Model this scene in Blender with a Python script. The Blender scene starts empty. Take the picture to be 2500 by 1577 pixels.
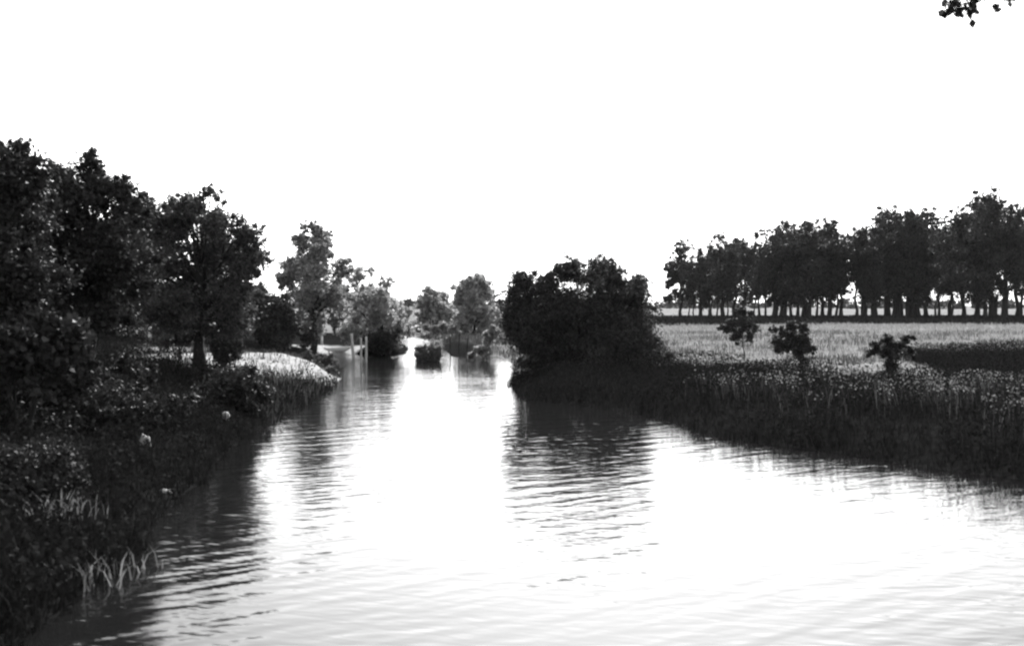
import bpy, math, random
import numpy as np
from mathutils import Vector, noise as mn

# ---------------------------------------------------------------- camera, sky, sun, exposure
sc = bpy.context.scene
C = sc.collection
rs = np.random.RandomState(7)
random.seed(7)
CH, FPX, HOR, U0 = 3.5, 2582.0, 718.0, 1204.0      # eye height over the water and the lens, in units of a 2408 px wide picture

cam = bpy.data.cameras.new('camera')
camo = bpy.data.objects.new('camera', cam); C.objects.link(camo)
camo.location = (0, 0, CH)
camo.rotation_euler = (math.radians(90 - 0.92), 0, 0)
cam.sensor_width = 36
cam.lens = 36 * FPX / 2408
cam.clip_start = 0.1; cam.clip_end = 8000
cam.dof.use_dof = True
cam.dof.focus_distance = 110
cam.dof.aperture_fstop = 1.4
sc.camera = camo

SUN_AZ, SUN_EL = math.radians(6), math.radians(37)    # azimuth to the right of straight ahead
w = bpy.data.worlds.new('World'); sc.world = w
w.use_nodes = True
nt = w.node_tree
bg = nt.nodes['Background']
sky = nt.nodes.new('ShaderNodeTexSky'); sky.sky_type = 'NISHITA'
sky.sun_disc = False; sky.sun_elevation = SUN_EL; sky.sun_rotation = SUN_AZ
sky.air_density = 1.0; sky.dust_density = 1.4; sky.ozone_density = 1.0
bw = nt.nodes.new('ShaderNodeRGBToBW')
nt.links.new(sky.outputs[0], bw.inputs[0]); nt.links.new(bw.outputs[0], bg.inputs[0])
bg.inputs[1].default_value = 0.15
sl = bpy.data.lights.new('sun', 'SUN'); sl.energy = 4.0; sl.angle = math.radians(0.5); sl.color = (1, 1, 1)
slo = bpy.data.objects.new('sun', sl); C.objects.link(slo)
sd = Vector((math.sin(SUN_AZ) * math.cos(SUN_EL), math.cos(SUN_AZ) * math.cos(SUN_EL), math.sin(SUN_EL)))
slo.rotation_euler = sd.to_track_quat('Z', 'Y').to_euler()
slo.location = (30, 60, 60)
sc.view_settings.view_transform = 'Standard'; sc.view_settings.look = 'None'
sc.view_settings.gamma = 1; sc.view_settings.use_curve_mapping = False
sc.view_settings.exposure = 1.25
sc.cycles.pixel_filter_type = 'BLACKMAN_HARRIS'; sc.cycles.filter_width = 2.3
sc.cycles.max_bounces = 5; sc.cycles.diffuse_bounces = 2; sc.cycles.glossy_bounces = 3
sc.cycles.transmission_bounces = 3; sc.cycles.transparent_max_bounces = 4
sc.cycles.caustics_reflective = False; sc.cycles.caustics_refractive = False
sc.cycles.use_denoising = True


# ---------------------------------------------------------------- materials (a monochrome world: greys only)
def grey(v): return (v, v, v, 1)


def new_mat(name, rough=0.7, ior=1.45):
    m = bpy.data.materials.new(name); m.use_nodes = True
    b = m.node_tree.nodes['Principled BSDF']
    b.inputs['Roughness'].default_value = rough
    b.inputs['IOR'].default_value = ior
    return m, m.node_tree, b


def ramp(t, src, stops):
    r = t.nodes.new('ShaderNodeValToRGB')
    e = r.color_ramp.elements
    while len(e) < len(stops): e.new(0.5)
    for i, (p, v) in enumerate(stops): e[i].position = p; e[i].color = grey(v)
    t.links.new(src, r.inputs[0])
    return r.outputs[0]


def tex_noise(t, scale, detail=3, rough=0.6, vec=None, dist=0.0):
    n = t.nodes.new('ShaderNodeTexNoise')
    n.inputs['Scale'].default_value = scale; n.inputs['Detail'].default_value = detail
    n.inputs['Roughness'].default_value = rough; n.inputs['Distortion'].default_value = dist
    if vec is not None: t.links.new(vec, n.inputs['Vector'])
    return n.outputs['Fac']


def math_node(t, op, a, b):
    n = t.nodes.new('ShaderNodeMath'); n.operation = op
    for i, v in enumerate((a, b)):
        if isinstance(v, (int, float)): n.inputs[i].default_value = v
        else: t.links.new(v, n.inputs[i])
    return n.outputs[0]


def geom_pos(t): return t.nodes.new('ShaderNodeNewGeometry')


def leaf_mat(name, dark, light, trans=0.25, rough=0.6, spec=0.1):
    m, t, b = new_mat(name, rough)
    b.inputs['Specular IOR Level'].default_value = spec
    g = geom_pos(t)
    col = ramp(t, g.outputs['Random Per Island'], [(0.0, dark), (0.6, (dark + light) / 2), (1.0, light)])
    t.links.new(col, b.inputs['Base Color'])
    tr = t.nodes.new('ShaderNodeBsdfTranslucent'); t.links.new(col, tr.inputs[0])
    mx = t.nodes.new('ShaderNodeMixShader'); mx.inputs[0].default_value = trans
    t.links.new(b.outputs[0], mx.inputs[1]); t.links.new(tr.outputs[0], mx.inputs[2])
    t.links.new(mx.outputs[0], t.nodes['Material Output'].inputs[0])
    return m


def bark_mat(name, a, b_):
    m, t, b = new_mat(name, 0.9)
    b.inputs['Specular IOR Level'].default_value = 0.1
    g = geom_pos(t)
    mp = t.nodes.new('ShaderNodeMapping'); mp.inputs['Scale'].default_value = (6, 6, 1.2)
    t.links.new(g.outputs['Position'], mp.inputs[0])
    n = tex_noise(t, 3, 5, 0.7, mp.outputs[0])
    t.links.new(ramp(t, n, [(0.3, a), (0.7, b_)]), b.inputs['Base Color'])
    bp = t.nodes.new('ShaderNodeBump'); bp.inputs['Strength'].default_value = 0.6; bp.inputs['Distance'].default_value = 0.02
    t.links.new(n, bp.inputs['Height']); t.links.new(bp.outputs[0], b.inputs['Normal'])
    return m


M = {}
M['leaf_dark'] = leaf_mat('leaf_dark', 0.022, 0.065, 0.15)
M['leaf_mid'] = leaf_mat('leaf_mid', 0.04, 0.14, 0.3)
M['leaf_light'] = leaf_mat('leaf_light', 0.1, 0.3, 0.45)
M['leaf_glare'] = leaf_mat('leaf_glare', 0.25, 0.5, 0.5)  # sky glare and haze at the bend put into the leaf colour
M['leaf_pale'] = leaf_mat('leaf_pale', 0.16, 0.42, 0.45)  # lit look of the backlit trees put into the leaf colour
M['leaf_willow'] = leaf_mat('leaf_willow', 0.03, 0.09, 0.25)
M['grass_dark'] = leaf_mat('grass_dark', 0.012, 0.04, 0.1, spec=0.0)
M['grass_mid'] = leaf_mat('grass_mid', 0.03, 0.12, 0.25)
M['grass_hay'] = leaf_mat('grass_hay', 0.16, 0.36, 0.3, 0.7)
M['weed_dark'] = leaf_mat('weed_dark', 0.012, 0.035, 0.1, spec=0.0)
M['sunlit_pale'] = leaf_mat('sunlit_pale', 0.14, 0.36, 0.3, 0.7)  # seed heads and tufts, sunlight put into the pale colour
M['bark'] = bark_mat('bark', 0.015, 0.04)
M['bark_pale'] = bark_mat('bark_pale', 0.35, 0.6)
M['timber_dark'] = bark_mat('timber_dark', 0.03, 0.07)
M['paint_pale'] = bark_mat('paint_pale', 0.6, 0.75)
M['stone_pale'] = bark_mat('stone_pale', 0.35, 0.6)

# ground: soil, hay field, sand (the vertex layers say what covers the ground where)
m, t, b = new_mat('ground_cover', 0.95)
b.inputs['Specular IOR Level'].default_value = 0.0
g = geom_pos(t)
def attr(name):
    a = t.nodes.new('ShaderNodeAttribute'); a.attribute_name = name; return a.outputs['Fac']
n1 = tex_noise(t, 0.35, 6, 0.65, g.outputs['Position'])
n2 = tex_noise(t, 5.0, 5, 0.7, g.outputs['Position'])
soil = ramp(t, n2, [(0.3, 0.006), (0.75, 0.022)])
hayn = math_node(t, 'ADD', math_node(t, 'MULTIPLY', n1, 0.6), math_node(t, 'MULTIPLY', n2, 0.4))
hay = ramp(t, hayn, [(0.34, 0.10), (0.5, 0.2), (0.64, 0.34)])
sand = ramp(t, n2, [(0.3, 0.22), (0.7, 0.48)])
def mixc(f, a, b_):
    n = t.nodes.new('ShaderNodeMix'); n.data_type = 'RGBA'
    t.links.new(f, n.inputs[0]); t.links.new(a, n.inputs[6]); t.links.new(b_, n.inputs[7])
    return n.outputs[2]
c1 = mixc(attr('hay'), soil, hay)
c2 = mixc(attr('sand'), c1, sand)
t.links.new(c2, b.inputs['Base Color'])
bp = t.nodes.new('ShaderNodeBump'); bp.inputs['Strength'].default_value = 0.8; bp.inputs['Distance'].default_value = 0.08
t.links.new(n2, bp.inputs['Height']); t.links.new(bp.outputs[0], b.inputs['Normal'])
M['ground'] = m

# water: dark body, mirror of the sky, wind ripples
m, t, b = new_mat('river_water', 0.06, 1.38)
b.inputs['Base Color'].default_value = grey(0.008)
g = geom_pos(t)
def wave(deg, length, width, detail, dist):
    mp = t.nodes.new('ShaderNodeMapping'); mp.vector_type = 'TEXTURE'
    mp.inputs['Rotation'].default_value = (0, 0, math.radians(deg)); mp.inputs['Scale'].default_value = (length, width, 1)
    t.links.new(g.outputs['Position'], mp.inputs[0])
    return tex_noise(t, 1.0, detail, 0.5, mp.outputs[0], dist)
gust = ramp(t, tex_noise(t, 0.09, 2, 0.5, g.outputs['Position']), [(0.35, 0.45), (0.65, 1.0)])
w1 = wave(38, 2.2, 0.42, 1, 0.2)
w2 = wave(8, 1.6, 0.30, 2, 0.4)
w3 = wave(-20, 0.8, 0.16, 2, 0.4)
hgt = math_node(t, 'ADD', math_node(t, 'ADD', math_node(t, 'MULTIPLY', w1, 0.6), math_node(t, 'MULTIPLY', w2, 0.3)), math_node(t, 'MULTIPLY', w3, 0.2))
hgt = math_node(t, 'MULTIPLY', hgt, gust)
bp = t.nodes.new('ShaderNodeBump'); bp.inputs['Strength'].default_value = 1.0; bp.inputs['Distance'].default_value = 0.045
t.links.new(hgt, bp.inputs['Height']); t.links.new(bp.outputs[0], b.inputs['Normal'])
M['water'] = m


# ---------------------------------------------------------------- mesh helpers
def mesh_np(name, verts, faces, mat, smooth=False):
    """faces: list of int arrays (n, k)"""
    me = bpy.data.meshes.new(name)
    verts = np.ascontiguousarray(verts, dtype=np.float32)
    me.vertices.add(len(verts)); me.vertices.foreach_set('co', verts.ravel())
    loops = np.concatenate([f.ravel() for f in faces]).astype(np.int32)
    tot = np.concatenate([np.full(len(f), f.shape[1], np.int32) for f in faces])
    start = np.concatenate([[0], np.cumsum(tot)[:-1]]).astype(np.int32)
    me.loops.add(len(loops)); me.loops.foreach_set('vertex_index', loops)
    me.polygons.add(len(tot)); me.polygons.foreach_set('loop_start', start); me.polygons.foreach_set('loop_total', tot)
    if smooth: me.polygons.foreach_set('use_smooth', np.ones(len(tot), bool))
    me.materials.append(mat)
    me.update(calc_edges=True)
    return me


def link(name, me, parent=None, loc=(0, 0, 0), **props):
    o = bpy.data.objects.new(name, me); C.objects.link(o)
    o.location = loc
    if parent is not None: o.parent = parent
    for k, v in props.items(): o[k] = v
    return o


def thing(name, label, cat, loc, group=None):
    o = bpy.data.objects.new(name, None); C.objects.link(o); o.location = loc
    o.empty_display_size = 0.2
    o['label'] = label; o['category'] = cat
    if group: o['group'] = group
    return o


def unit(v): return v / (np.linalg.norm(v, axis=-1, keepdims=True) + 1e-9)


def leaf_quads(P, size, r, elong=1.5, droop=0.0, cup=0.25):
    """diamond leaves at P, random facing; droop>0 makes them hang"""
    n = len(P)
    size = np.broadcast_to(size, (n,))[:, None] * r.uniform(0.6, 1.35, (n, 1))
    a = r.normal(size=(n, 3)); a[:, 2] -= droop * 2; a = unit(a)
    b = unit(np.cross(a, r.normal(size=(n, 3)))); c = np.cross(a, b)
    L = a * size * elong * 0.5; W = b * size * 0.5; K = c * size * cup
    v = np.stack([P - L, P + W + K - L * 0.1, P + L, P - W + K - L * 0.1], 1).reshape(-1, 3)
    f = np.arange(4 * n).reshape(n, 4)
    return v, f


def tubes(paths, sides=6):
    """paths: list of (pts (k,3), radii (k,))"""
    V, F, off = [], [], 0
    for pts, rad in paths:
        pts = np.asarray(pts, float); k = len(pts)
        d = np.gradient(pts, axis=0); d = unit(d)
        ref = np.where(np.abs(d[:, 2:3]) > 0.9, np.array([[1., 0, 0]]), np.array([[0, 0, 1.]]))
        x = unit(np.cross(d, ref)); y = np.cross(d, x)
        an = np.arange(sides) * 2 * math.pi / sides
        ring = pts[:, None] + (np.cos(an)[None, :, None] * x[:, None] + np.sin(an)[None, :, None] * y[:, None]) * np.asarray(rad)[:, None, None]
        V.append(ring.reshape(-1, 3))
        i = np.arange(k - 1)[:, None] * sides; j = np.arange(sides)[None]; j2 = (j + 1) % sides
        q = np.stack([i + j, i + j2, i + sides + j2, i + sides + j], -1).reshape(-1, 4) + off
        F.append(q)
        off += k * sides
    return np.concatenate(V), np.concatenate(F)


def bend(p0, p1, k, r, wob, sag=0.0):
    p0, p1 = np.asarray(p0, float), np.asarray(p1, float)
    s = np.linspace(0, 1, k)[:, None]
    L = np.linalg.norm(p1 - p0)
    w_ = r.normal(size=(k, 3)) * wob * L; w_[0] = 0; w_[-1] = 0
    p = p0 + (p1 - p0) * s + w_
    p[:, 2] += sag * L * (s[:, 0] * (1 - s[:, 0])) * 4
    return p


def crown_points(lobes, n, r, clumps=11, spread=0.30, inner=0.25):
    """lobes (k,4): x y z radius -> leaf points gathered in clumps over every lobe; returns points and clump centres"""
    lobes = np.asarray(lobes, float)
    wgt = lobes[:, 3] ** 2.2; wgt /= wgt.sum()
    P, CC = [], []
    for lb, wt in zip(lobes, wgt):
        m_ = max(30, int(n * wt))
        dirs = unit(r.normal(size=(clumps, 3)) + np.array([0, 0, 0.15]))
        cc = lb[:3] + dirs * lb[3] * r.uniform(0.4, 1.12, (clumps, 1))
        cr = lb[3] * spread * r.uniform(0.45, 1.5, clumps)
        pick = r.randint(0, clumps, m_)
        off = unit(r.normal(size=(m_, 3))) * np.minimum(1.7, np.abs(r.normal(0, 0.5, (m_, 1))) * (1 + (r.uniform(size=(m_, 1)) < 0.12) * 0.9))
        off[:, 2] *= 0.8
        pts = cc[pick] + off * cr[pick][:, None] * 1.35
        ni = int(m_ * inner)
        pts[:ni] = lb[:3] + unit(r.normal(size=(ni, 3))) * lb[3] * r.uniform(0, 0.8, (ni, 1))
        P.append(pts); CC.append((lb[:3], cc))
    return np.concatenate(P), CC


DENS = 1.6


def plant_meshes(lobes, n, size, r, leafm, barkm, trunk_r=0.15, stems=1, elong=1.5, droop=0.0, base=(0, 0, 0), clumps=11,
                 spread=0.30, inner=0.25, fork=0.35, sides=6, twigs=True):
    lobes = np.asarray(lobes, float)
    P, CC = crown_points(lobes, int(n * DENS), r, clumps, spread, inner)
    if base[2] < 0.5: P = P[P[:, 2] > 0.03]
    v, f = leaf_quads(P, size * 0.85, r, elong, droop)
    crown = mesh_np('crown', v, [f], leafm)
    paths = []
    top = lobes[np.argmax(lobes[:, 2])][:3]
    ctr = lobes[:, :3].mean(0)
    if stems == 1:
        tp = bend(base, [ctr[0] * 0.5 + top[0] * 0.5, ctr[1] * 0.5 + top[1] * 0.5, top[2]], 9, r, 0.012)
        tr = trunk_r * (1 - np.linspace(0, 1, 9) * 0.85); tr[0] *= 1.5; tr[1] *= 1.08
        paths.append((tp, tr))
        for c_, cc in CC:
            zf = np.clip((c_[2] / max(top[2], 0.1)) * r.uniform(0.45, 0.75), fork * 0.6, 0.9)
            q = zf * 8; i = int(q)
            st = tp[i] + (tp[min(i + 1, 8)] - tp[i]) * (q - i)
            rr = trunk_r * (1 - zf * 0.85) * 0.6
            lp = bend(st, c_, 6, r, 0.04, 0.04)
            paths.append((lp, rr * np.linspace(1, 0.35, 6)))
            if twigs:
                for e in cc: paths.append((bend(c_, e, 3, r, 0.05), rr * 0.35 * np.linspace(0.9, 0.25, 3)))
    else:
        for s_ in range(stems):
            c_, cc = CC[s_ % len(CC)]
            b0 = np.array(base) + np.array([r.uniform(-1, 1) * trunk_r * 4, r.uniform(-1, 1) * trunk_r * 4, 0])
            b0[:2] += (c_[:2] - b0[:2]) * 0.25
            lp = bend(b0, c_, 6, r, 0.03, 0.03)
            paths.append((lp, trunk_r * np.linspace(1, 0.3, 6)))
            if twigs:
                for e in cc: paths.append((bend(c_, e, 3, r, 0.05), trunk_r * 0.3 * np.linspace(0.9, 0.25, 3)))
    tv, tf = tubes(paths, sides)
    trunk = mesh_np('trunk', tv, [tf], barkm, True)
    return trunk, crown


# ---------------------------------------------------------------- the lie of the land
def at(u, v, z=0.0):
    """the point at height z that stands at (u, v) of a 2408 px wide print of the photograph"""
    Y = (CH - z) * FPX / (v - HOR)
    return ((u - U0) / FPX * Y, Y)


RIGHT = [(2408, 1130), (2250, 1112), (2100, 1085), (1950, 1062), (1800, 1045), (1650, 1022), (1600, 1000), (1560, 988), (1500, 975),
         (1350, 950), (1250, 938), (1215, 925), (1205, 905), (1215, 880), (1200, 850), (1165, 836), (1120, 845), (1060, 838), (1045, 820),
         (1040, 806), (1015, 800), (985, 794), (940, 788), (870, 784)]
LEFT = [(0, 1519), (150, 1420), (300, 1290), (415, 1168), (500, 1085), (580, 1018), (650, 990), (690, 960), (740, 935), (790, 900),
        (795, 870), (770, 850), (745, 832), (800, 826), (860, 838), (950, 834), (960, 820), (945, 806), (870, 799)]
poly = [(15, -60), (14, -5), (12.5, 10)] + [at(*p) for p in RIGHT] + [at(*p) for p in LEFT[::-1]] + [(-5.4, 6), (-6, -5), (-7, -60)]
POLY = np.array(poly)


def river_dist(x, y):
    """signed distance to the waterline, positive on land"""
    x = np.asarray(x, float).ravel(); y = np.asarray(y, float).ravel()
    best = np.full(len(x), 1e9); inside = np.zeros(len(x), bool)
    A = POLY; B = np.roll(POLY, -1, 0)
    for (ax, ay), (bx, by) in zip(A, B):
        dx, dy = bx - ax, by - ay
        tt = np.clip(((x - ax) * dx + (y - ay) * dy) / (dx * dx + dy * dy), 0, 1)
        best = np.minimum(best, (x - ax - tt * dx) ** 2 + (y - ay - tt * dy) ** 2)
        c = ((ay > y) != (by > y))
        if dy != 0: inside ^= c & (x < (bx - ax) * (y - ay) / dy + ax)
    d = np.sqrt(best)
    return np.where(inside, -d, d) + (0.22 * wob(x, y, 1.1) + 0.12 * wob(x, y, 3.4, 2)) * sstep(90, 50, y)


def sstep(a, b_, x): s = np.clip((x - a) / (b_ - a), 0, 1); return s * s * (3 - 2 * s)


def wob(x, y, s, k=0.0):
    return (np.sin(x * s + 1.3 + k) * np.cos(y * s * 0.83 - 0.7 + k) + 0.5 * np.sin(x * s * 2.3 + y * s * 1.9 + 2.1 + k) +
            0.35 * np.cos(x * s * 4.1 - y * s * 3.7 + k)) / 1.85


XC = lambda y: np.interp(y, [-60, 0, 22, 33, 50, 80, 110, 160, 400], [3, 3, 2, -1, -4, -5, -9, -16, -16])


def height(x, y):
    x = np.asarray(x, float); y = np.asarray(y, float); shp = x.shape
    xx, yy = x.ravel(), y.ravel()
    d = river_dist(xx, yy) + 0.18 * wob(xx, yy, 1.7)
    left = sstep(1.0, -1.0, xx - XC(yy))
    bed = -0.9 * sstep(0.0, -2.5, d) - 0.02
    rz = 0.62 * sstep(-0.1, 2.2, d) + 0.0028 * np.clip(d, 0, 230)
    near = sstep(46, 34, yy)
    lz = 0.45 * sstep(-0.1, 1.2, d) + (0.75 + 0.15 * near) * sstep(0.8, 7, d) + 0.004 * np.clip(d - 6, 0, 150)
    far = sstep(90, 110, yy)
    lz = lz * (1 - far) + rz * far
    z = left * lz + (1 - left) * rz
    mx_, my_ = at(655, 845, 0.9)
    z = z + (0.42 + 0.22 * wob(xx, yy, 1.3, 4)) * np.exp(-((xx - mx_) / 2.2) ** 2 - ((yy - my_) / 5.0) ** 2) * sstep(0.3, 1.5, d)
    z = z + 0.07 * wob(xx, yy, 0.55) * sstep(0.5, 4, d) + 0.03 * wob(xx, yy, 2.2, 1) * sstep(0.2, 1.5, d)
    z = np.where(d < 0, bed, np.maximum(z, -0.02 + 0.3 * np.clip(d, 0, 0.2)))
    return z.reshape(shp)


def gz(x, y): return float(height(np.array([x]), np.array([y]))[0])


def on_ground(u, v):
    """where the line of sight through (u, v) meets the land"""
    z = 0.8
    for _ in range(12):
        x, y = at(u, v, z); z = z * 0.5 + gz(x, y) * 0.5
    x, y = at(u, v, z)
    return x, y, gz(x, y)


def hay_edge(x): return np.interp(x, [-5, 4, 7, 11, 13, 17, 19, 21, 60], [56, 54, 52, 48, 42.5, 42.5, 50, 64, 69])


def hay_mask(x, y):
    e = hay_edge(x) + 1.2 * wob(x, y, 0.6)
    h = sstep(-1.0, 1.0, y - e) * sstep(-1.0, 1.5, x - XC(y) - 3)
    h *= 1 - 0.85 * sstep(146, 160, y + 5 * wob(x, y, .13)) * sstep(235, 228, y) * sstep(10, 18, x)      # grove's shadow strip put into the ground colour, under rough grass
    h = np.maximum(h, 0.85 * sstep(95, 110, y) * sstep(6, 2, x - XC(y)))
    return h


SANDS = [at(395, 822, 1.2) + (2.6, 3.0), at(470, 838, 1.2) + (3.0, 3.4), at(530, 850, 1.1) + (2.4, 3.2), at(655, 838, 0.9) + (2.6, 7.0), at(700, 868, 0.6) + (1.8, 5.0),
         at(775, 826, 0.1) + (2.8, 3.0)]


def sand_mask(x, y):
    s = np.zeros_like(x)
    for cx, cy, rx, ry in SANDS:
        q = ((x - cx) / rx) ** 2 + ((y - cy) / ry) ** 2 + 0.45 * wob(x, y, 2.3) + 0.35 * wob(x, y, 5.1, 3)
        s = np.maximum(s, sstep(1.25, 0.7, q))
    return s


def axis(lo, hi, step, far_lo, far_hi, n):
    a = np.arange(lo, hi + step / 2, step)
    g1 = np.geomspace(step, far_hi - hi, n) + hi
    g0 = lo - np.geomspace(step, lo - far_lo, n)[::-1]
    return np.concatenate([g0, a, g1])


def sheet(name, xs, ys, zf, mat):
    X, Y = np.meshgrid(xs, ys)
    Z = zf(X, Y)
    nx, ny = len(xs), len(ys)
    i = np.arange(ny - 1)[:, None] * nx + np.arange(nx - 1)[None]
    f = np.stack([i, i + 1, i + 1 + nx, i + nx], -1).reshape(-1, 4)
    return mesh_np(name, np.stack([X, Y, Z], -1).reshape(-1, 3), [f], mat, True), X.ravel(), Y.ravel()


me, X, Y = sheet('ground', axis(-36, 44, 0.5, -3000, 3000, 34), axis(-6, 120, 0.55, -80, 6000, 60), height, M['ground'])
for nm, val in (('hay', hay_mask(X, Y)), ('sand', sand_mask(X, Y))):
    a = me.attributes.new(nm, 'FLOAT', 'POINT'); a.data.foreach_set('value', val.astype(np.float32))
link('ground', me, kind='structure')
me, _, _ = sheet('river', np.linspace(-60, 60, 25), np.linspace(-60, 210, 40), lambda x, y: x * 0.0, M['water'])
link('river', me, kind='structure')


# ---------------------------------------------------------------- grass and weeds
def blades(P, h, wdt, r, lean=0.35, dirx=None):
    n = len(P)
    h = np.broadcast_to(h, (n,))[:, None] * r.uniform(0.5, 1.25, (n, 1))
    wdt = np.broadcast_to(wdt, (n,))[:, None]
    an = r.uniform(0, 2 * math.pi, n)
    s = np.stack([np.cos(an), np.sin(an), np.zeros(n)], 1)
    ln = r.normal(size=(n, 3)) * lean; ln[:, 2] = 0
    if dirx is not None: ln[:, 0] += dirx
    up = np.array([[0, 0, 1.]])
    b0 = P - s * wdt * 0.5; b1 = P + s * wdt * 0.5
    mid = P + up * h * 0.6 + ln * h * 0.3
    m0 = mid - s * wdt * 0.4; m1 = mid + s * wdt * 0.4
    tip = P + up * h * 0.95 + ln * h * 0.9
    v = np.stack([b0, b1, m1, m0, tip], 1).reshape(-1, 3)
    i = np.arange(n)[:, None] * 5
    return v, [i + np.array([[0, 1, 2, 3]]), i + np.array([[3, 2, 4]])]


def scatter(n, x0, x1, y0, y1, keep, r, persp=False):
    x = r.uniform(x0, x1, n)
    y = y0 * (y1 / y0) ** r.uniform(0, 1, n) if persp else r.uniform(y0, y1, n)
    k = keep(x, y); x, y = x[k], y[k]
    return np.stack([x, y, height(x, y)], 1)


def in_view(x, y, margin=0.06): return np.abs(x) < y * (0.4663 + margin)


def right_weeds(x, y):
    d = river_dist(x, y)
    return in_view(x, y) & (d > -0.15) & (x > XC(y)) & (hay_mask(x, y) < 0.5) & (y < 90)


def clumpy(x, y, s, k, lo): return wob(x, y, s, k) + 0.5 * wob(x, y, s * 3.1, k + 2) > lo


r = np.random.RandomState(11)
P = scatter(290000, -2, 45, 15, 90, right_weeds, r)
nP = len(P)
hh = 0.30 + 0.16 * wob(P[:, 0], P[:, 1], 0.9) + 0.14 * wob(P[:, 0], P[:, 1], 2.5) + 0.14 * wob(P[:, 0], P[:, 1], 6.0)
v, f = blades(P, np.maximum(hh, 0.15), 0.022, r, 0.4)
link('riverside_grass', mesh_np('riverside_grass', v, f, M['grass_dark']), kind='stuff',
     label='dense dark grass along the right bank of the river', category='grass')
P = scatter(90000, -2, 45, 15, 80, lambda x, y: right_weeds(x, y) & clumpy(x, y, 0.8, 5, 0.1), r)
k = r.randint(3, 9, len(P)); Q = np.repeat(P, k, 0)
Q[:, :2] += r.normal(size=(len(Q), 2)) * 0.08; Q[:, 2] += r.uniform(0.1, 0.75, len(Q))
v, f = leaf_quads(Q, 0.055, r, 1.7)
link('leafy_weeds', mesh_np('leafy_weeds', v, [f], M['weed_dark']), kind='stuff',
     label='dark leafy weeds growing through the right bank grass', category='weeds')
# seed heads and stems, the sunlit flecks of the crest put into their paler colour
def left_zone(x, y): return in_view(x, y, 0.1) & (x < XC(y)) & (river_dist(x, y) > -0.15) & (y < 120)


def head_zone(x, y):
    d = river_dist(x, y)
    a = (y > 28) & (y < 36) & (wob(x, y, 0.9, 3) > -0.1)
    b2 = (x > 9) & (y < 28) & (d > 2.0) & (wob(x, y, 0.8, 1) > -0.1)
    return right_weeds(x, y) & (a | b2) & (d > 1.6)
P = scatter(14000, 2, 30, 18, 48, head_zone, r)
v, f = blades(P, 0.75, 0.018, r, 0.25, -0.1)
link('pale_stems', mesh_np('pale_stems', v, f, M['grass_mid']), kind='stuff', label='pale tall grass stems lit along the crest of the right bank', category='grass')
P = P[::2]; k = r.randint(1, 6, len(P)); Q = np.repeat(P, k, 0)
Q[:, :2] += r.normal(size=(len(Q), 2)) * 0.05; Q[:, 2] += r.uniform(0.5, 0.78, len(Q))
v, f = leaf_quads(Q, 0.04, r, 1.6)
link('seed_heads', mesh_np('seed_heads', v, [f], M['sunlit_pale']), kind='stuff', label='small seed heads and blossoms, coloured pale as sunlit flecks, above the right bank weeds', category='flowers')
P = scatter(9000, -22, -6, 38, 66, lambda x, y: left_zone(x, y) & (sand_mask(x, y) > 0.3) & (wob(x, y, 1.8) > -0.1), r)
v, f = blades(P, 0.3, 0.025, r, 0.5)
link('sand_grass', mesh_np('sand_grass', v, f, M['grass_mid']), kind='stuff', label='thin grass broken over the pale sandy patches of the left bank', category='grass')
# hay field
P = scatter(150000, 0, 110, 42, 230, lambda x, y: in_view(x, y) & (hay_mask(x, y) > 0.4) & (x > XC(y)), r, True)
sz = P[:, 1] / 60
v, f = blades(P, 0.16 + 0.08 * sz * (wob(P[:, 0], P[:, 1], 0.3) > 0), 0.03 * sz, r, 0.5)
link('hay_stubble', mesh_np('hay_stubble', v, f, M['grass_hay']), kind='stuff', label='pale sunlit hay grass covering the open field', category='grass')
P = scatter(60000, 3, 60, 42, 110, lambda x, y: in_view(x, y) & (hay_mask(x, y) > 0.3) & clumpy(x, y, 0.45, 2, 0.25), r, True)
v, f = blades(P, 0.45, 0.035, r, 0.4)
link('meadow_tussocks', mesh_np('meadow_tussocks', v, f, M['grass_mid']), kind='stuff', label='greyer taller grass in patches over the near part of the hay field', category='grass')
P = scatter(50000, 8, 130, 130, 240, lambda x, y: in_view(x, y) & (hay_mask(x, y) < 0.6), r)
v, f = blades(P, 0.6, 0.18, r, 0.4)
link('grove_grass', mesh_np('grove_grass', v, f, M['grass_dark']), kind='stuff', label='dark rough grass that carries the shadow along the edge of the grove', category='grass')


def left_zone(x, y): return in_view(x, y, 0.1) & (x < XC(y)) & (river_dist(x, y) > -0.15) & (y < 120)
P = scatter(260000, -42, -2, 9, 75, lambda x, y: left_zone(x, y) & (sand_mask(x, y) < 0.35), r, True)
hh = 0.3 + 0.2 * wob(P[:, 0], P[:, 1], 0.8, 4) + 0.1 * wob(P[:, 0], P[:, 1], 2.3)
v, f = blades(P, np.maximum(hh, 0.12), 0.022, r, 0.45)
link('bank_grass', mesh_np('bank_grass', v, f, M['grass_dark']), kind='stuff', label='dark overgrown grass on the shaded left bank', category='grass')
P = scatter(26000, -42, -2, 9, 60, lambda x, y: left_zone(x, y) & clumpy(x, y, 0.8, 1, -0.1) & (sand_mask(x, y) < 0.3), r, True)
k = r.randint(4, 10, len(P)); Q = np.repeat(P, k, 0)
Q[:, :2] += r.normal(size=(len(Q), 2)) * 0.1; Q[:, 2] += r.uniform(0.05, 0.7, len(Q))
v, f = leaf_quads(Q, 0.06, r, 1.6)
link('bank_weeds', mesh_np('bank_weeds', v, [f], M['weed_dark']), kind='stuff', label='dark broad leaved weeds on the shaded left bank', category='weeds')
P = scatter(5000, -16, -6, 32, 62, lambda x, y: left_zone(x, y) & (river_dist(x, y) < 2.2) & (sand_mask(x, y) < 0.3), r)
v, f = blades(P, 0.55, 0.025, r, 0.3, 0.1)
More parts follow.
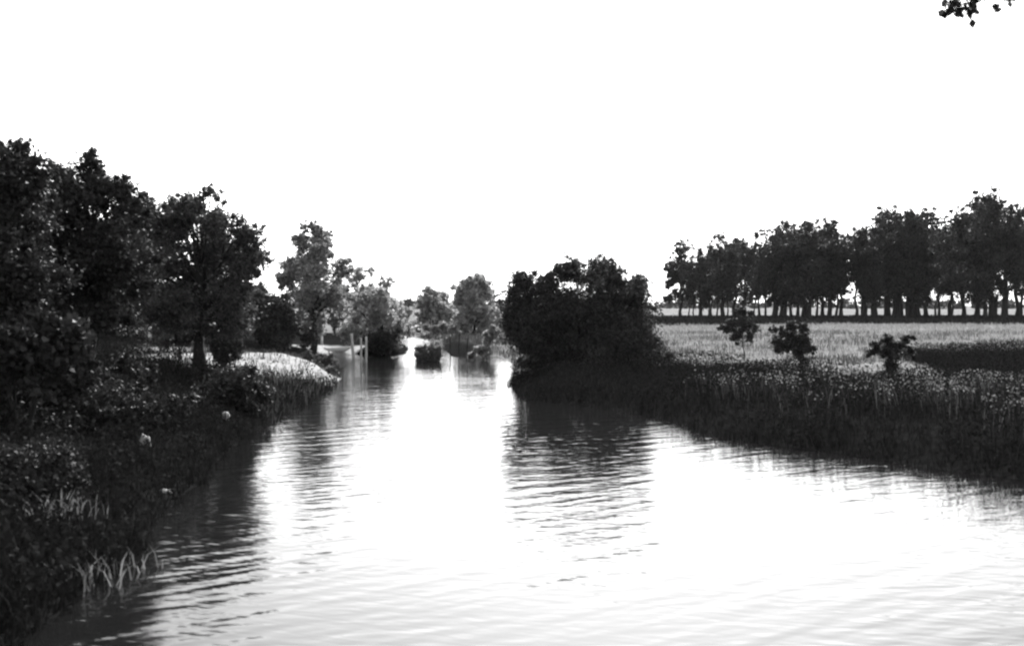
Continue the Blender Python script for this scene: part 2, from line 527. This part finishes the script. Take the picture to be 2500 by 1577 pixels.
link('spit_grass', mesh_np('spit_grass', v, f, M['grass_mid']), kind='stuff', label='tall lighter grass on the spit of the left bank', category='grass')
P = scatter(36000, -16, 8, 60, 200, lambda x, y: in_view(x, y) & (river_dist(x, y) > 0.1) & (hay_mask(x, y) > .1), r, True)
v, f = blades(P, 0.4, 0.05, r, 0.4)
link('far_bank_grass', mesh_np('far_bank_grass', v, f, M['grass_mid']), kind='stuff', label='grass on the far bank where the river bends', category='grass')


# ---------------------------------------------------------------- trees
def tree(name, label, cat, base, lobes_px, n, leaf, r, leafm='leaf_dark', group=None, depth=0.8, zoff=0.0, **kw):
    """lobes_px: (u, v, radius) measured at the tree's own distance, spread in depth into a round crown"""
    x, y = base; z = gz(x, y) - 0.05 + zoff
    L = []
    for u, v, rp in lobes_px:
        rad = rp / FPX * y
        dy = r.uniform(-1, 1) * depth * rad * 1.2
        L.append(((u - U0) / FPX * y - x, dy, CH - (v - HOR) / FPX * y - z, rad))
        if rad > 0.5 and depth > 0:
            L.append(((u - U0) / FPX * y - x + r.uniform(-.3, .3) * rad, dy + rad * r.choice([-0.9, 0.9]), CH - (v - HOR) / FPX * y - z + r.uniform(-.3, .2) * rad, rad * 0.8))
    tr, cr = plant_meshes(L, n, leaf, r, M[leafm], M[kw.pop('barkm', 'bark')], **kw)
    e = thing(name, label, cat, (x, y, z), group)
    link('trunk', tr, e); link('crown', cr, e)
    return e


def xy(u, Y): return ((u - U0) / FPX * Y, Y)


r = np.random.RandomState(3)
LB = 'trees along the shaded left bank'
tree('bank_tree', 'near dark tree at the left edge with ragged top twigs against the sky', 'tree', xy(10, 24),
     [(40, 365, 36), (0, 350, 22), (60, 345, 22), (-60, 400, 90), (60, 440, 70), (110, 440, 50), (40, 420, 50), (0, 520, 120), (-120, 560, 150), (60, 620, 110), (-100, 700, 120), (40, 720, 90)], 52000, 0.075, r, group=LB, trunk_r=0.2, clumps=12)
tree('bank_tree', 'dark tree with a pointed top, second from the left edge', 'tree', xy(215, 30),
     [(222, 380, 26), (215, 420, 48), (120, 405, 34), (150, 450, 50), (275, 450, 50), (200, 520, 100), (270, 560, 80), (120, 560, 90), (310, 500, 50), (300, 620, 90), (290, 450, 30), (170, 430, 40), (230, 660, 110), (130, 690, 100)], 54000, 0.08, r, group=LB, trunk_r=0.2, clumps=12)
tree('bank_tree', 'broad leafy tree with sky dappling its crown above the pale bank', 'tree', xy(470, 43),
     [(350, 480, 32), (495, 455, 24), (450, 490, 42), (390, 530, 60), (520, 520, 46), (570, 550, 44), (340, 540, 60), (420, 500, 50), (590, 600, 40), (470, 600, 95), (575, 620, 52), (370, 620, 75), (540, 690, 72), (430, 720, 90), (330, 710, 70), (550, 760, 50)], 56000, 0.095, r, leafm='leaf_mid', group=LB, trunk_r=0.22, clumps=12, inner=0.3)
tree('bank_tree', 'upright tree with a tufted top behind the mooring posts', 'tree', xy(735, 72),
     [(720, 535, 14), (740, 538, 18), (765, 553, 18), (745, 565, 22), (715, 575, 30), (765, 590, 36), (690, 620, 32), (740, 640, 60), (795, 630, 30), (680, 660, 34), (720, 700, 52), (775, 700, 42), (740, 770, 38)], 20000, 0.16, r, leafm='leaf_pale', group=LB, trunk_r=0.2)
tree('waterside_tree', 'pale sunlit tree leaning over the water left of the bend', 'tree', xy(880, 80),
     [(800, 665, 24), (840, 655, 26), (850, 700, 44), (900, 690, 32), (800, 710, 34), (900, 740, 46), (940, 760, 28), (870, 780, 46), (925, 790, 34), (895, 810, 26), (960, 785, 14), (870, 640, 14), (915, 665, 16), (890, 720, 50), (830, 770, 40)], 16000, 0.16, r, leafm='leaf_glare', group=LB, trunk_r=0.12, inner=0.15)
tree('bank_shrub', 'mid dark shrub between the broad tree and the upright tree', 'shrub', xy(640, 62),
     [(610, 710, 36), (650, 730, 44), (690, 760, 36), (620, 780, 44), (670, 790, 36), (720, 790, 24)], 11000, 0.16, r, leafm='leaf_dark', stems=5, trunk_r=0.06)
tree('bank_shrub', 'low dark shrub under the pale leaning tree at the water edge', 'shrub', xy(905, 76),
     [(880, 800, 26), (920, 795, 28), (900, 815, 22)], 3500, 0.17, r, leafm='leaf_dark', stems=4, trunk_r=0.04)
tree('bank_shrub', 'small shrub at the point of the left spit', 'shrub', xy(765, 54),
     [(765, 850, 16), (740, 860, 20), (780, 875, 14), (725, 840, 14)], 3000, 0.1, r, leafm='leaf_mid', stems=4, trunk_r=0.025)
tree('bank_shrub', 'dark shrub overhanging the water at the corner of the left bank', 'shrub', xy(560, 33),
     [(560, 900, 50), (520, 930, 60), (600, 930, 40), (480, 960, 60), (560, 970, 50)], 11000, 0.085, r, leafm='leaf_dark', stems=6, trunk_r=0.04)
LS = 'dark shrubs massed on the left bank slope'
for (u, v, Y, R, lab) in [(260, 890, 31, 70, 'dark rounded shrub below the pale patch of the left bank'),
                          (110, 880, 27, 100, 'dark shrub on the left slope with pale grass before it'),
                          (-20, 900, 23, 150, 'large dark shrub filling the left edge of the bank'),
                          (250, 960, 25, 90, 'low dark shrub in the middle of the left slope'),
                          (390, 960, 28, 70, 'dark shrub on the left slope above the pale stones'),
                          (90, 1120, 17, 110, 'dark shrub close to the camera at the lower left')]:
    L = [(u + r.uniform(-.7, .7) * R, v + r.uniform(-.1, .75) * R, R * r.uniform(.5, .85)) for _ in range(6)]
    tree('bank_shrub', lab, 'shrub', xy(u, Y), L, 9000, 0.085 * Y / 28, r, leafm='leaf_dark', stems=6, trunk_r=0.035, group=LS)
LM = 'trees behind the front row on the left bank'
for (u, top, Y, wd, lab) in [(60, 520, 66, 100, 'tree filling the gap behind the left edge tree'), (300, 500, 72, 110, 'dark tree behind the gap between the pointed tree and the broad tree'),
                             (190, 560, 76, 110, 'dark tree behind the pointed tree'), (420, 620, 80, 80, 'low dark tree behind the broad leafy tree'), (540, 660, 86, 70, 'low dark tree behind the right half of the broad leafy tree')]:
    L = [(u + r.uniform(-.8, .8) * wd, top + wd * .3 + (790 - top - wd * .3) * r.uniform(0, 1), wd * r.uniform(.35, .6)) for _ in range(11)]
    tree('bank_tree', lab, 'tree', xy(u, Y), L, 13000, 0.2, r, group=LM, trunk_r=0.15)
for (u, v, Y, R, lab) in [(40, 830, 22.5, 110, 'undergrowth shrub at the foot of the left edge tree'), (190, 770, 28.3, 80, 'undergrowth shrub at the foot of the pointed tree'),
                          (420, 775, 46, 34, 'small undergrowth shrub at the foot of the broad tree'), (545, 815, 46, 40, 'dark undergrowth shrub right of the foot of the broad tree')]:
    L = [(u + r.uniform(-.8, .8) * R, v + r.uniform(-.4, .6) * R, R * r.uniform(.4, .7)) for _ in range(8)]
    tree('bank_shrub', lab, 'shrub', xy(u, Y), L, 9000, 0.13, r, stems=6, trunk_r=0.035, group=LM)
# trees wholly left of the frame that shade the slope
for i, (x, y, h) in enumerate([(-16, 24, 8.0), (-13.5, 15.5, 7.0)]):
    L = [(r.uniform(-1.6, 1.6), r.uniform(-1.6, 1.6), h * r.uniform(.4, .85), h * .2) for _ in range(9)]
    tr, cr = plant_meshes(L, 14000, 0.16, r, M['leaf_dark'], M['bark'], trunk_r=.18)
    e = thing('bank_tree', ['dark tree just beyond the left edge above the slope', 'dark tree left of the frame close to the camera'][i], 'tree', (x, y, gz(x, y)), LB)
    link('trunk', tr, e); link('crown', cr, e)

# the big willow bush on the right bank
tree('willow_bush', 'large dark rounded willow bush at the water edge in the middle', 'bush', xy(1370, 52),
     [(1240, 670, 34), (1285, 680, 44), (1345, 640, 40), (1400, 650, 48), (1440, 650, 38), (1480, 690, 46), (1220, 720, 40), (1300, 740, 80), (1400, 740, 90), (1490, 750, 62),
      (1230, 790, 50), (1320, 820, 80), (1430, 820, 90), (1510, 800, 44), (1270, 860, 46), (1340, 880, 60), (1440, 880, 60), (1290, 905, 30), (1395, 622, 14), (1350, 618, 14), (1425, 622, 12), (1205, 690, 24), (1200, 760, 34), (1200, 730, 28), (1220, 660, 22), (1350, 900, 40), (1420, 900, 36), (1310, 640, 22), (1500, 665, 24)], 84000, 0.08, r, leafm='leaf_willow', stems=24, trunk_r=0.07, clumps=14, elong=2.6, droop=0.3, inner=0.4, spread=0.42, depth=0.9)
tree('waterside_shrub', 'small ragged branchy shrub leaning over the water left of the large bush', 'shrub', xy(1240, 48),
     [(1225, 850, 12), (1240, 875, 12), (1215, 900, 11), (1250, 900, 16), (1222, 920, 8)], 1300, 0.1, r, leafm='leaf_willow', stems=5, trunk_r=0.03, clumps=6, inner=0.1)
tree('waterside_shrub', 'low dark shrub at the right foot of the large bush', 'shrub', xy(1555, 55),
     [(1545, 835, 26), (1570, 845, 18), (1530, 850, 24)], 3200, 0.1, r, stems=5, trunk_r=0.03)
# far bank at the bend
FB = 'trees on the far bank at the bend'
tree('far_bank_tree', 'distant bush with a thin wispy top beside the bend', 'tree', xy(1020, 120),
     [(1008, 684, 13), (1020, 700, 18), (1040, 700, 18), (1000, 710, 22), (1030, 730, 30), (1050, 745, 24), (1000, 745, 22)], 7000, 0.3, r, leafm='leaf_glare', group=FB, trunk_r=0.1, stems=5)
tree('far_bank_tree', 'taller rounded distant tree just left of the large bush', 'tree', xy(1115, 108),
     [(1125, 658, 20), (1085, 678, 20), (1105, 670, 20), (1110, 690, 34), (1140, 690, 26), (1080, 710, 26), (1110, 735, 36), (1150, 740, 28), (1090, 760, 24), (1140, 780, 26)], 12000, 0.28, r, leafm='leaf_glare', group=FB, trunk_r=0.15)
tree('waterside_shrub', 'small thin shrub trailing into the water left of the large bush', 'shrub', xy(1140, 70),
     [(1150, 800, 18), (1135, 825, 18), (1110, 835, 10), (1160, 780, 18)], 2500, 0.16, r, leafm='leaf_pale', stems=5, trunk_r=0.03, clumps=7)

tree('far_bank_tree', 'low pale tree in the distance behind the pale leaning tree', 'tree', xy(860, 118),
     [(830, 700, 18), (860, 690, 22), (890, 700, 20), (820, 725, 22), (860, 725, 26), (895, 730, 22), (800, 740, 18)], 6000, 0.28, r, leafm='leaf_glare', group=FB, trunk_r=0.12)
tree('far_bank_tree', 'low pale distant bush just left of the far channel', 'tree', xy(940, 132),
     [(915, 715, 14), (935, 722, 16), (955, 735, 12), (925, 742, 16), (950, 752, 12), (900, 750, 14)], 5000, 0.28, r, leafm='leaf_glare', group=FB, trunk_r=0.1)
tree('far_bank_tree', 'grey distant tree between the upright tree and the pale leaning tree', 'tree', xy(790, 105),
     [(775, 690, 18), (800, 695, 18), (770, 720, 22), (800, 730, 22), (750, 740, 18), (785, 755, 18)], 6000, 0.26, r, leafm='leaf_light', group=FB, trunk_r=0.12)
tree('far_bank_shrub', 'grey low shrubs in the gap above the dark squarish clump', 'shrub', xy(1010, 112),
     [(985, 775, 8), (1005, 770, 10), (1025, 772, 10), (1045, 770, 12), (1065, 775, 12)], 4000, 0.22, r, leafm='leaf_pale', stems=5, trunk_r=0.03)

# saplings in the field
def sapling(label, u, vb, lobes, n, leaf, rr, **kw):
    x, y, z = on_ground(u, vb)
    return tree('sapling', label, 'sapling', (x, y), lobes, n, leaf, r, group='young trees in the field', trunk_r=rr, **kw)
sapling('slender sapling on a thin straight stem, leftmost of the three young trees', 1750, 848,
        [(1748, 712, 9), (1745, 735, 16), (1765, 742, 10), (1722, 762, 17), (1752, 768, 20), (1775, 775, 12), (1710, 775, 12), (1735, 790, 17), (1760, 790, 13), (1696, 772, 8)], 5200, 0.08, 0.035, clumps=8, spread=0.42, depth=0.5, leafm='leaf_dark')
sapling('dense dark sapling with one branch reaching left, middle of the three young trees', 1888, 868,
        [(1860, 768, 15), (1885, 770, 14), (1822, 775, 9), (1810, 776, 6), (1840, 785, 14), (1868, 795, 26), (1893, 800, 18), (1840, 812, 22), (1880, 825, 22), (1905, 822, 13), (1830, 820, 12), (1890, 848, 14)], 9000, 0.075, 0.04, clumps=9, spread=0.42, depth=0.5)
sapling('wide topped sapling with upswept twigs, rightmost of the three young trees', 2095, 888,
        [(2085, 800, 12), (2130, 800, 12), (2148, 795, 7), (2060, 815, 13), (2050, 830, 12), (2110, 815, 16), (2085, 825, 18), (2140, 825, 11), (2148, 838, 8), (2095, 855, 20), (2090, 880, 18), (2105, 885, 14)], 8000, 0.065, 0.04, clumps=8, spread=0.42, depth=0.5)

# ---------------------------------------------------------------- the grove
def grove_variant(seed, wide, low):
    q = np.random.RandomState(seed)
    L = []
    for i in range(14):
        h = q.uniform(low, 0.92)
        rad = wide * (0.55 + 0.45 * math.sin(math.pi * min(1, max(0, (h - low) / (1.0 - low)))))
        an = q.uniform(0, 6.28); rr = q.uniform(0.1, 0.62) * rad
        L.append((20 * rr * math.cos(an), 20 * rr * math.sin(an), 20 * h, 20 * q.uniform(0.085, 0.14)))
    L.append((0, 0, 18.2, 1.5))
    return plant_meshes(L, 6800, 0.33, q, M['leaf_dark'], M['bark'], trunk_r=q.uniform(0.2, 0.5), clumps=9, inner=0.15, spread=0.33, twigs=True, sides=5)
VAR = [grove_variant(100 + i, [0.34, 0.4, 0.3, 0.36, 0.34, 0.42][i], [0.3, 0.2, 0.42, 0.34, 0.22, 0.3][i]) for i in range(6)]
PROF = ([1550, 1600, 1650, 1700, 1760, 1800, 1850, 1900, 1960, 2000, 2040, 2090, 2150, 2195, 2215, 2250, 2290, 2330, 2408, 2500],
        [590, 570, 585, 545, 552, 535, 518, 520, 512, 530, 528, 495, 490, 505, 530, 515, 480, 458, 460, 470])
G = 'tall trees of the grove beyond the field'
special = {1600: 'outermost grove tree at its left end with a low branch reaching left', 1775: 'grove tree just right of the wide sky gap behind the slender sapling',
           1902: 'thick dark grove tree behind the dense middle sapling', 2014: 'grove tree right of the second sky gap between the trunks',
           2137: 'grove tree under the rounded dome of the treetops', 2360: 'tallest grove tree near the right edge of the photo', 1701: 'thin trunked grove tree at the left rim of the wide sky gap',
           1978: 'thin grove trunk at the left rim of the second sky gap', 2393: 'grove tree at the right edge of the photo'}
front = [1600, 1618, 1632, 1650, 1667, 1685, 1701, 1710, 1775, 1786, 1818, 1835, 1846, 1875, 1889, 1902, 1934, 1950, 1965, 1978, 2014, 2032, 2054, 2083, 2089, 2110, 2121, 2137, 2148, 2154, 2178, 2208, 2236,
         2266, 2298, 2317, 2333, 2360, 2393, 2430]
back = [1645, 1672, 1700, 1728, 1752, 1800, 1825, 1860, 1892, 1920, 1950, 2030, 2060, 2100, 2140, 2160, 2200, 2235, 2270, 2300, 2335, 2365, 2400]
for i, u in enumerate(front + back):
    Y = 208 + r.uniform(-4, 14) - (14 if u > 2220 else 0) + (24 if i >= len(front) else 0)
    if u in (1775, 1902, 2054, 2360, 2236): Y = 204 - (14 if u > 2220 else 0)
    x = (u - U0) / FPX * Y; z = gz(x, Y)
    top = np.interp(u, *PROF) + (r.uniform(0, 42) if i % 3 else 0)
    H = CH + (HOR - top) / FPX * Y - z
    vi = int(r.randint(0, 6))
    lab = special.get(u, 'tall dark grove tree with a straight trunk among others like it')
    e = thing('grove_tree', lab, 'tree', (x, Y, z), G)
    s = H / 19.6; wd = s * r.uniform(0.75, 1.08) * (1.15 if u in (1902, 2054, 2360) else 1.0)
    e.scale = (wd, wd, s); e.rotation_euler = (r.normal() * 0.03, r.normal() * 0.03, r.uniform(0, 6.28))
    tr, cr = VAR[vi]
    link('trunk', tr, e); link('crown', cr, e)
    if u == 1600:
        q = np.random.RandomState(5)
        br, bc = plant_meshes([(-2.5, 0, 5.2, 1.2), (-3.9, 0, 5.0, .8), (-1.2, 0, 6.2, 1.3), (-2.8, .3, 9.0, 1.5), (-2.4, 0, 11.5, 1.4), (-3.4, 0, 12.6, .9)], 3000, .4, q, M['leaf_dark'], M['bark'], trunk_r=.1, base=(0, 0, 3))
        e.rotation_euler = (0, 0, 0)
        link('limb', br, e); link('limb_foliage', bc, e)

# woods on the horizon
q = np.random.RandomState(9)
L = []
for i in range(420):
    a = q.uniform(-0.7, 0.75); D = q.uniform(700, 1100)
    L.append((math.sin(a) * D, math.cos(a) * D, q.uniform(1, 5), q.uniform(3, 6)))
P, _ = crown_points(L, 40000, q, 6, 0.5, 0.5)
P = P[P[:, 2] > 0]
v, f = leaf_quads(P, 2.0, q, 1.2)
link('distant_woods', mesh_np('distant_woods', v, [f], M['leaf_dark']), kind='stuff', label='low line of far woods on the horizon beyond the field', category='woods')

# thin haze for the distance, added also to lift the blacks
hm = bpy.data.materials.new('air'); hm.use_nodes = True
ht = hm.node_tree; ht.nodes.remove(ht.nodes['Principled BSDF'])
pv = ht.nodes.new('ShaderNodeVolumePrincipled'); pv.inputs['Color'].default_value = grey(0.9); pv.inputs['Density'].default_value = 0.000035; pv.inputs['Anisotropy'].default_value = 0.2
ht.links.new(pv.outputs[0], ht.nodes['Material Output'].inputs['Volume'])
hv = np.array([(a_ * 3200, b_, c_) for a_ in (-1, 1) for b_ in (-200, 6300) for c_ in (-2.2, 45)])
link('haze', mesh_np('haze', hv, [np.array([(0, 1, 3, 2), (4, 6, 7, 5), (0, 4, 5, 1), (2, 3, 7, 6), (0, 2, 6, 4), (1, 5, 7, 3)])], hm), kind='stuff')

# ---------------------------------------------------------------- overhanging tree at the top right
q = np.random.RandomState(21)
bx, by = 17.5, 17.0
bz = gz(bx, by)
def ovl(u, v, Y, rp): return ((u - U0) / FPX * Y - bx, Y - by, CH - (v - HOR) / FPX * Y - bz, rp / FPX * Y)
L = [(q.uniform(-3, 3), q.uniform(-4, 2), q.uniform(7.5, 12), q.uniform(1, 1.7)) for _ in range(12)]
tr, cr = plant_meshes(L, 16000, 0.12, q, M['leaf_dark'], M['bark'], trunk_r=0.28, sides=8)
e = thing('overhanging_tree', 'tree whose drooping leafy twigs hang into the top right corner', 'tree', (bx, by, bz))
link('trunk', tr, e); link('crown', cr, e)
tips = [(2225, 25, 16, 16), (2245, 5, 16, 22), (2262, 18, 16, 12), (2285, 2, 16, 16), (2250, 34, 16, 10), (2280, 32, 16, 12), (2213, 40, 16, 6), (2280, 57, 16, 6), (2341, 18, 16, 8), (2372, 6, 16, 10), (2320, -30, 16, 26), (2260, -30, 16, 34), (2380, -40, 16, 30)]
L = [ovl(*a_) for a_ in tips]
Lp = np.array(L)
lv, lf = [], 0
P = np.concatenate([l[:3] + q.normal(size=(max(4, int(l[3] / 0.031 * 5)), 3)) * l[3] * 0.55 for l in Lp])
v, f = leaf_quads(P, 0.095, q, 1.35, 0.3)
link('foliage', mesh_np('foliage', v, [f], M['leaf_dark']), e)
root = np.array(ovl(2760, -460, 16.4, 1)[:3])
paths = [(bend((0, 0, 5.5), root, 6, q, .03, .05), np.linspace(.09, .04, 6)), (bend(root, Lp[10][:3], 6, q, .03, .05), np.linspace(.04, .012, 6)), (bend(root, Lp[12][:3], 6, q, .03, .05), np.linspace(.04, .012, 6))]
for l in Lp[:10]:
    s = Lp[12] if l[0] > Lp[7][0] + .2 else Lp[11]
    paths.append((bend(s[:3], l[:3], 4, q, .04), np.linspace(.008, .003, 4)))
v, f = tubes(paths, 6)
link('branch', mesh_np('branch', v, [f], M['bark'], True), e)

# ---------------------------------------------------------------- posts, boat, reflection clump, stones
def post(name, label, u, vtop, vbase, rad, mat, zb=None, group=None, knob=False, lean=0.0):
    if zb is None: x, y, z = on_ground(u, vbase)
    else: (x, y), z = at(u, vbase, zb), zb
    top = CH - (vtop - HOR) / FPX * y
    h = top - z
    k = 9
    pts = np.array([(lean * h * t_, 0, -0.5 + (h + 0.5) * t_) for t_ in np.linspace(0, 1, k)])
    pts += np.random.RandomState(int(u)).normal(size=(k, 3)) * 0.008
    rd = rad * np.linspace(1.1, 0.9, k)
    pts = np.vstack([pts, pts[-1] + (0, 0, 0.015)]); rd = np.append(rd, 0.004)
    v, f = tubes([(pts, rd)], 10)
    me = mesh_np(name, v, [f], mat, True)
    if not knob:
        o = link(name, me, None, (x, y, z), label=label, category='post')
        if group: o['group'] = group
        return o
    e = thing(name, label, 'post', (x, y, z), group)
    link('shaft', me, e)
    hp = [(0, 0, h - 0.02 + 0.17 * t_) for t_ in np.linspace(0, 1, 8)]
    hr = [0.004 + rad * 1.35 * math.sin(math.pi * t_) for t_ in np.linspace(0.08, 1, 8)]
    v, f = tubes([(np.array(hp), np.array(hr))], 10)
    link('knob', mesh_np('knob', v, [f], mat, True), e)
    return e


PG = 'mooring posts at the left bank'
post('white_post', 'short white post with a knob under the broad tree', 352, 768, 802, 0.1, M['paint_pale'], knob=True)
post('mooring_post', 'pale post standing behind the flat boat, leftmost of the mooring posts', 757, 766, 818, 0.09, M['bark_pale'], group=PG)
post('mooring_post', 'thin grey post right behind the flat boat', 791, 772, 818, 0.05, M['stone_pale'], group=PG)
post('mooring_post', 'leaning pale post in the water at the right end of the boat', 833, 785, 842, 0.1, M['bark_pale'], zb=0, group=PG, lean=-0.12)
post('mooring_post', 'pale post in the water between the leaning post and the rightmost one', 849, 795, 852, 0.06, M['stone_pale'], zb=0, group=PG)
post('mooring_post', 'pale upright post in the water, rightmost of the mooring posts', 861, 792, 852, 0.07, M['bark_pale'], zb=0, group=PG)
for i, (u, vt, vb) in enumerate([(1060, 790, 838), (1078, 785, 840), (1096, 792, 842)]):
    post('stake', ['thin stake nearest the dark squarish clump on the far bank edge', 'middle thin stake of the three beside the dark squarish clump', 'thin stake farthest right of the dark squarish clump'][i], u, vt, vb, 0.035, M['bark'], group='stakes beside the dark clump', lean=[-.05, .04, .1][i])


def box(cx, cy, cz, sx, sy, sz):
    v = np.array([(cx + a * sx / 2, cy + b_ * sy / 2, cz + c * sz / 2) for a in (-1, 1) for b_ in (-1, 1) for c in (-1, 1)])
    f = np.array([(0, 1, 3, 2), (4, 6, 7, 5), (0, 4, 5, 1), (2, 3, 7, 6), (0, 2, 6, 4), (1, 5, 7, 3)])
    return v, f


# leafy clump added in place of a bush's dark reflection on the water
tree('reflection_clump', 'dark squarish clump standing in for a bush reflection on the water at the bend', 'clump', at(1007, 850),
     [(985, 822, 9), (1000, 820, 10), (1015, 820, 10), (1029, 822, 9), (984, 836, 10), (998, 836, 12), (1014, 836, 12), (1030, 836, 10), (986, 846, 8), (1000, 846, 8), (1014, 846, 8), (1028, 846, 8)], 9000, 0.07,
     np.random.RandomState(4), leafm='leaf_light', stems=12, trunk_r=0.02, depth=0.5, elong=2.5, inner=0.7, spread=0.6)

# flat pale boat
x, y = at(785, 827)
S = 14
ts = np.linspace(-1, 1, S)
V = []
for t_ in ts:
    hw = 0.55 * (1 - abs(t_) ** 3.2 * 0.75); sh = 0.28 + 0.14 * t_ * t_; kz = -0.06 + 0.14 * t_ ** 4
    for yy_, zz_ in [(-hw, sh), (-hw * 0.8, kz), (hw * 0.8, kz), (hw, sh), (hw - .04, sh), (hw * .8 - .03, kz + .04), (-hw * .8 + .03, kz + .04), (-hw + .04, sh)]:
        V.append((t_ * 1.45, yy_, zz_))
F = []
for i in range(S - 1):
    for j in range(8):
        F.append((i * 8 + j, (i + 1) * 8 + j, (i + 1) * 8 + (j + 1) % 8, i * 8 + (j + 1) % 8))
e = thing('flat_boat', 'low pale flat boat drawn up at the left bank by the mooring posts', 'boat', (x, y, 0.02))
e.rotation_euler = (0, 0, 0.12)
ends = np.array([tuple(range(0, 4)) + (4, 5, 6, 7)]), np.array([tuple(range((S - 1) * 8, S * 8))])
link('hull', mesh_np('hull', V, [np.array(F), ends[0], ends[1]], M['paint_pale']), e)
for xx_ in (-.8, 0, .8):
    v, f = box(xx_, 0, .2, .22, .86, .03); link('seat', mesh_np('seat', v, [f], M['bark_pale']), e)


def stone(label, u, v_, sx, sy, sz, seed):
    x, y, z = on_ground(u, v_)
    q = np.random.RandomState(seed)
    n, k = 7, 10
    V = []
    for i in range(n + 1):
        th = math.pi * i / n
        for j in range(k):
            ph = 2 * math.pi * j / k
            p = np.array((math.sin(th) * math.cos(ph), math.sin(th) * math.sin(ph), math.cos(th)))
            p *= 1 + 0.16 * mn.noise(Vector(p * 1.7 + seed)) * 2
            V.append(p * (sx, sy, sz))
    i = np.arange(n)[:, None] * k; j = np.arange(k)[None]
    f = np.stack([i + j, i + k + j, i + k + (j + 1) % k, i + (j + 1) % k], -1).reshape(-1, 4)
    me = mesh_np('stone', np.array(V), [f], M['stone_pale'])
    o = link('stone', me, None, (x, y, z + sz * .45), label=label, category='stone', group='pale stones on the left bank')
stone('pale rounded stone on the dark left slope, highest of the stones', 450, 945, .3, .2, .14, 1)
stone('small pointed pale stone near the corner of the left bank', 530, 985, .12, .1, .14, 2)
stone('long pale stone lying halfway down the left slope', 340, 1052, .13, .12, .2, 3)
stone('pale stone at the waterline, lowest of the stones', 385, 1160, .16, .1, .05, 4)

# grass tufts on the dark slope, their sunlit look put into a pale colour
def tuft(label, u, v_, n, h, seed):
    x, y, z = on_ground(u, v_)
    q = np.random.RandomState(seed)
    P = np.stack([q.normal(size=n) * .25, q.normal(size=n) * .2, np.zeros(n)], 1)
    v, f = blades(P, h, .022, q, .45)
    o = link('grass_tuft', mesh_np('grass_tuft', v, f, M['sunlit_pale']), None, (x, y, z), label=label, category='grass tuft', group='pale grass tufts on the left slope')
tuft('pale grass tuft high on the left slope', 140, 905, 30, .5, 1)
tuft('pale spiky grass tuft on the lower left slope, brightest of the tufts', 145, 1225, 60, .42, 2)
tuft('pale grass tuft at the edge of the rippled water', 290, 1350, 30, .3, 3)
tuft('pale grass tuft lowest on the left slope near the bottom edge', 185, 1385, 45, .35, 4)
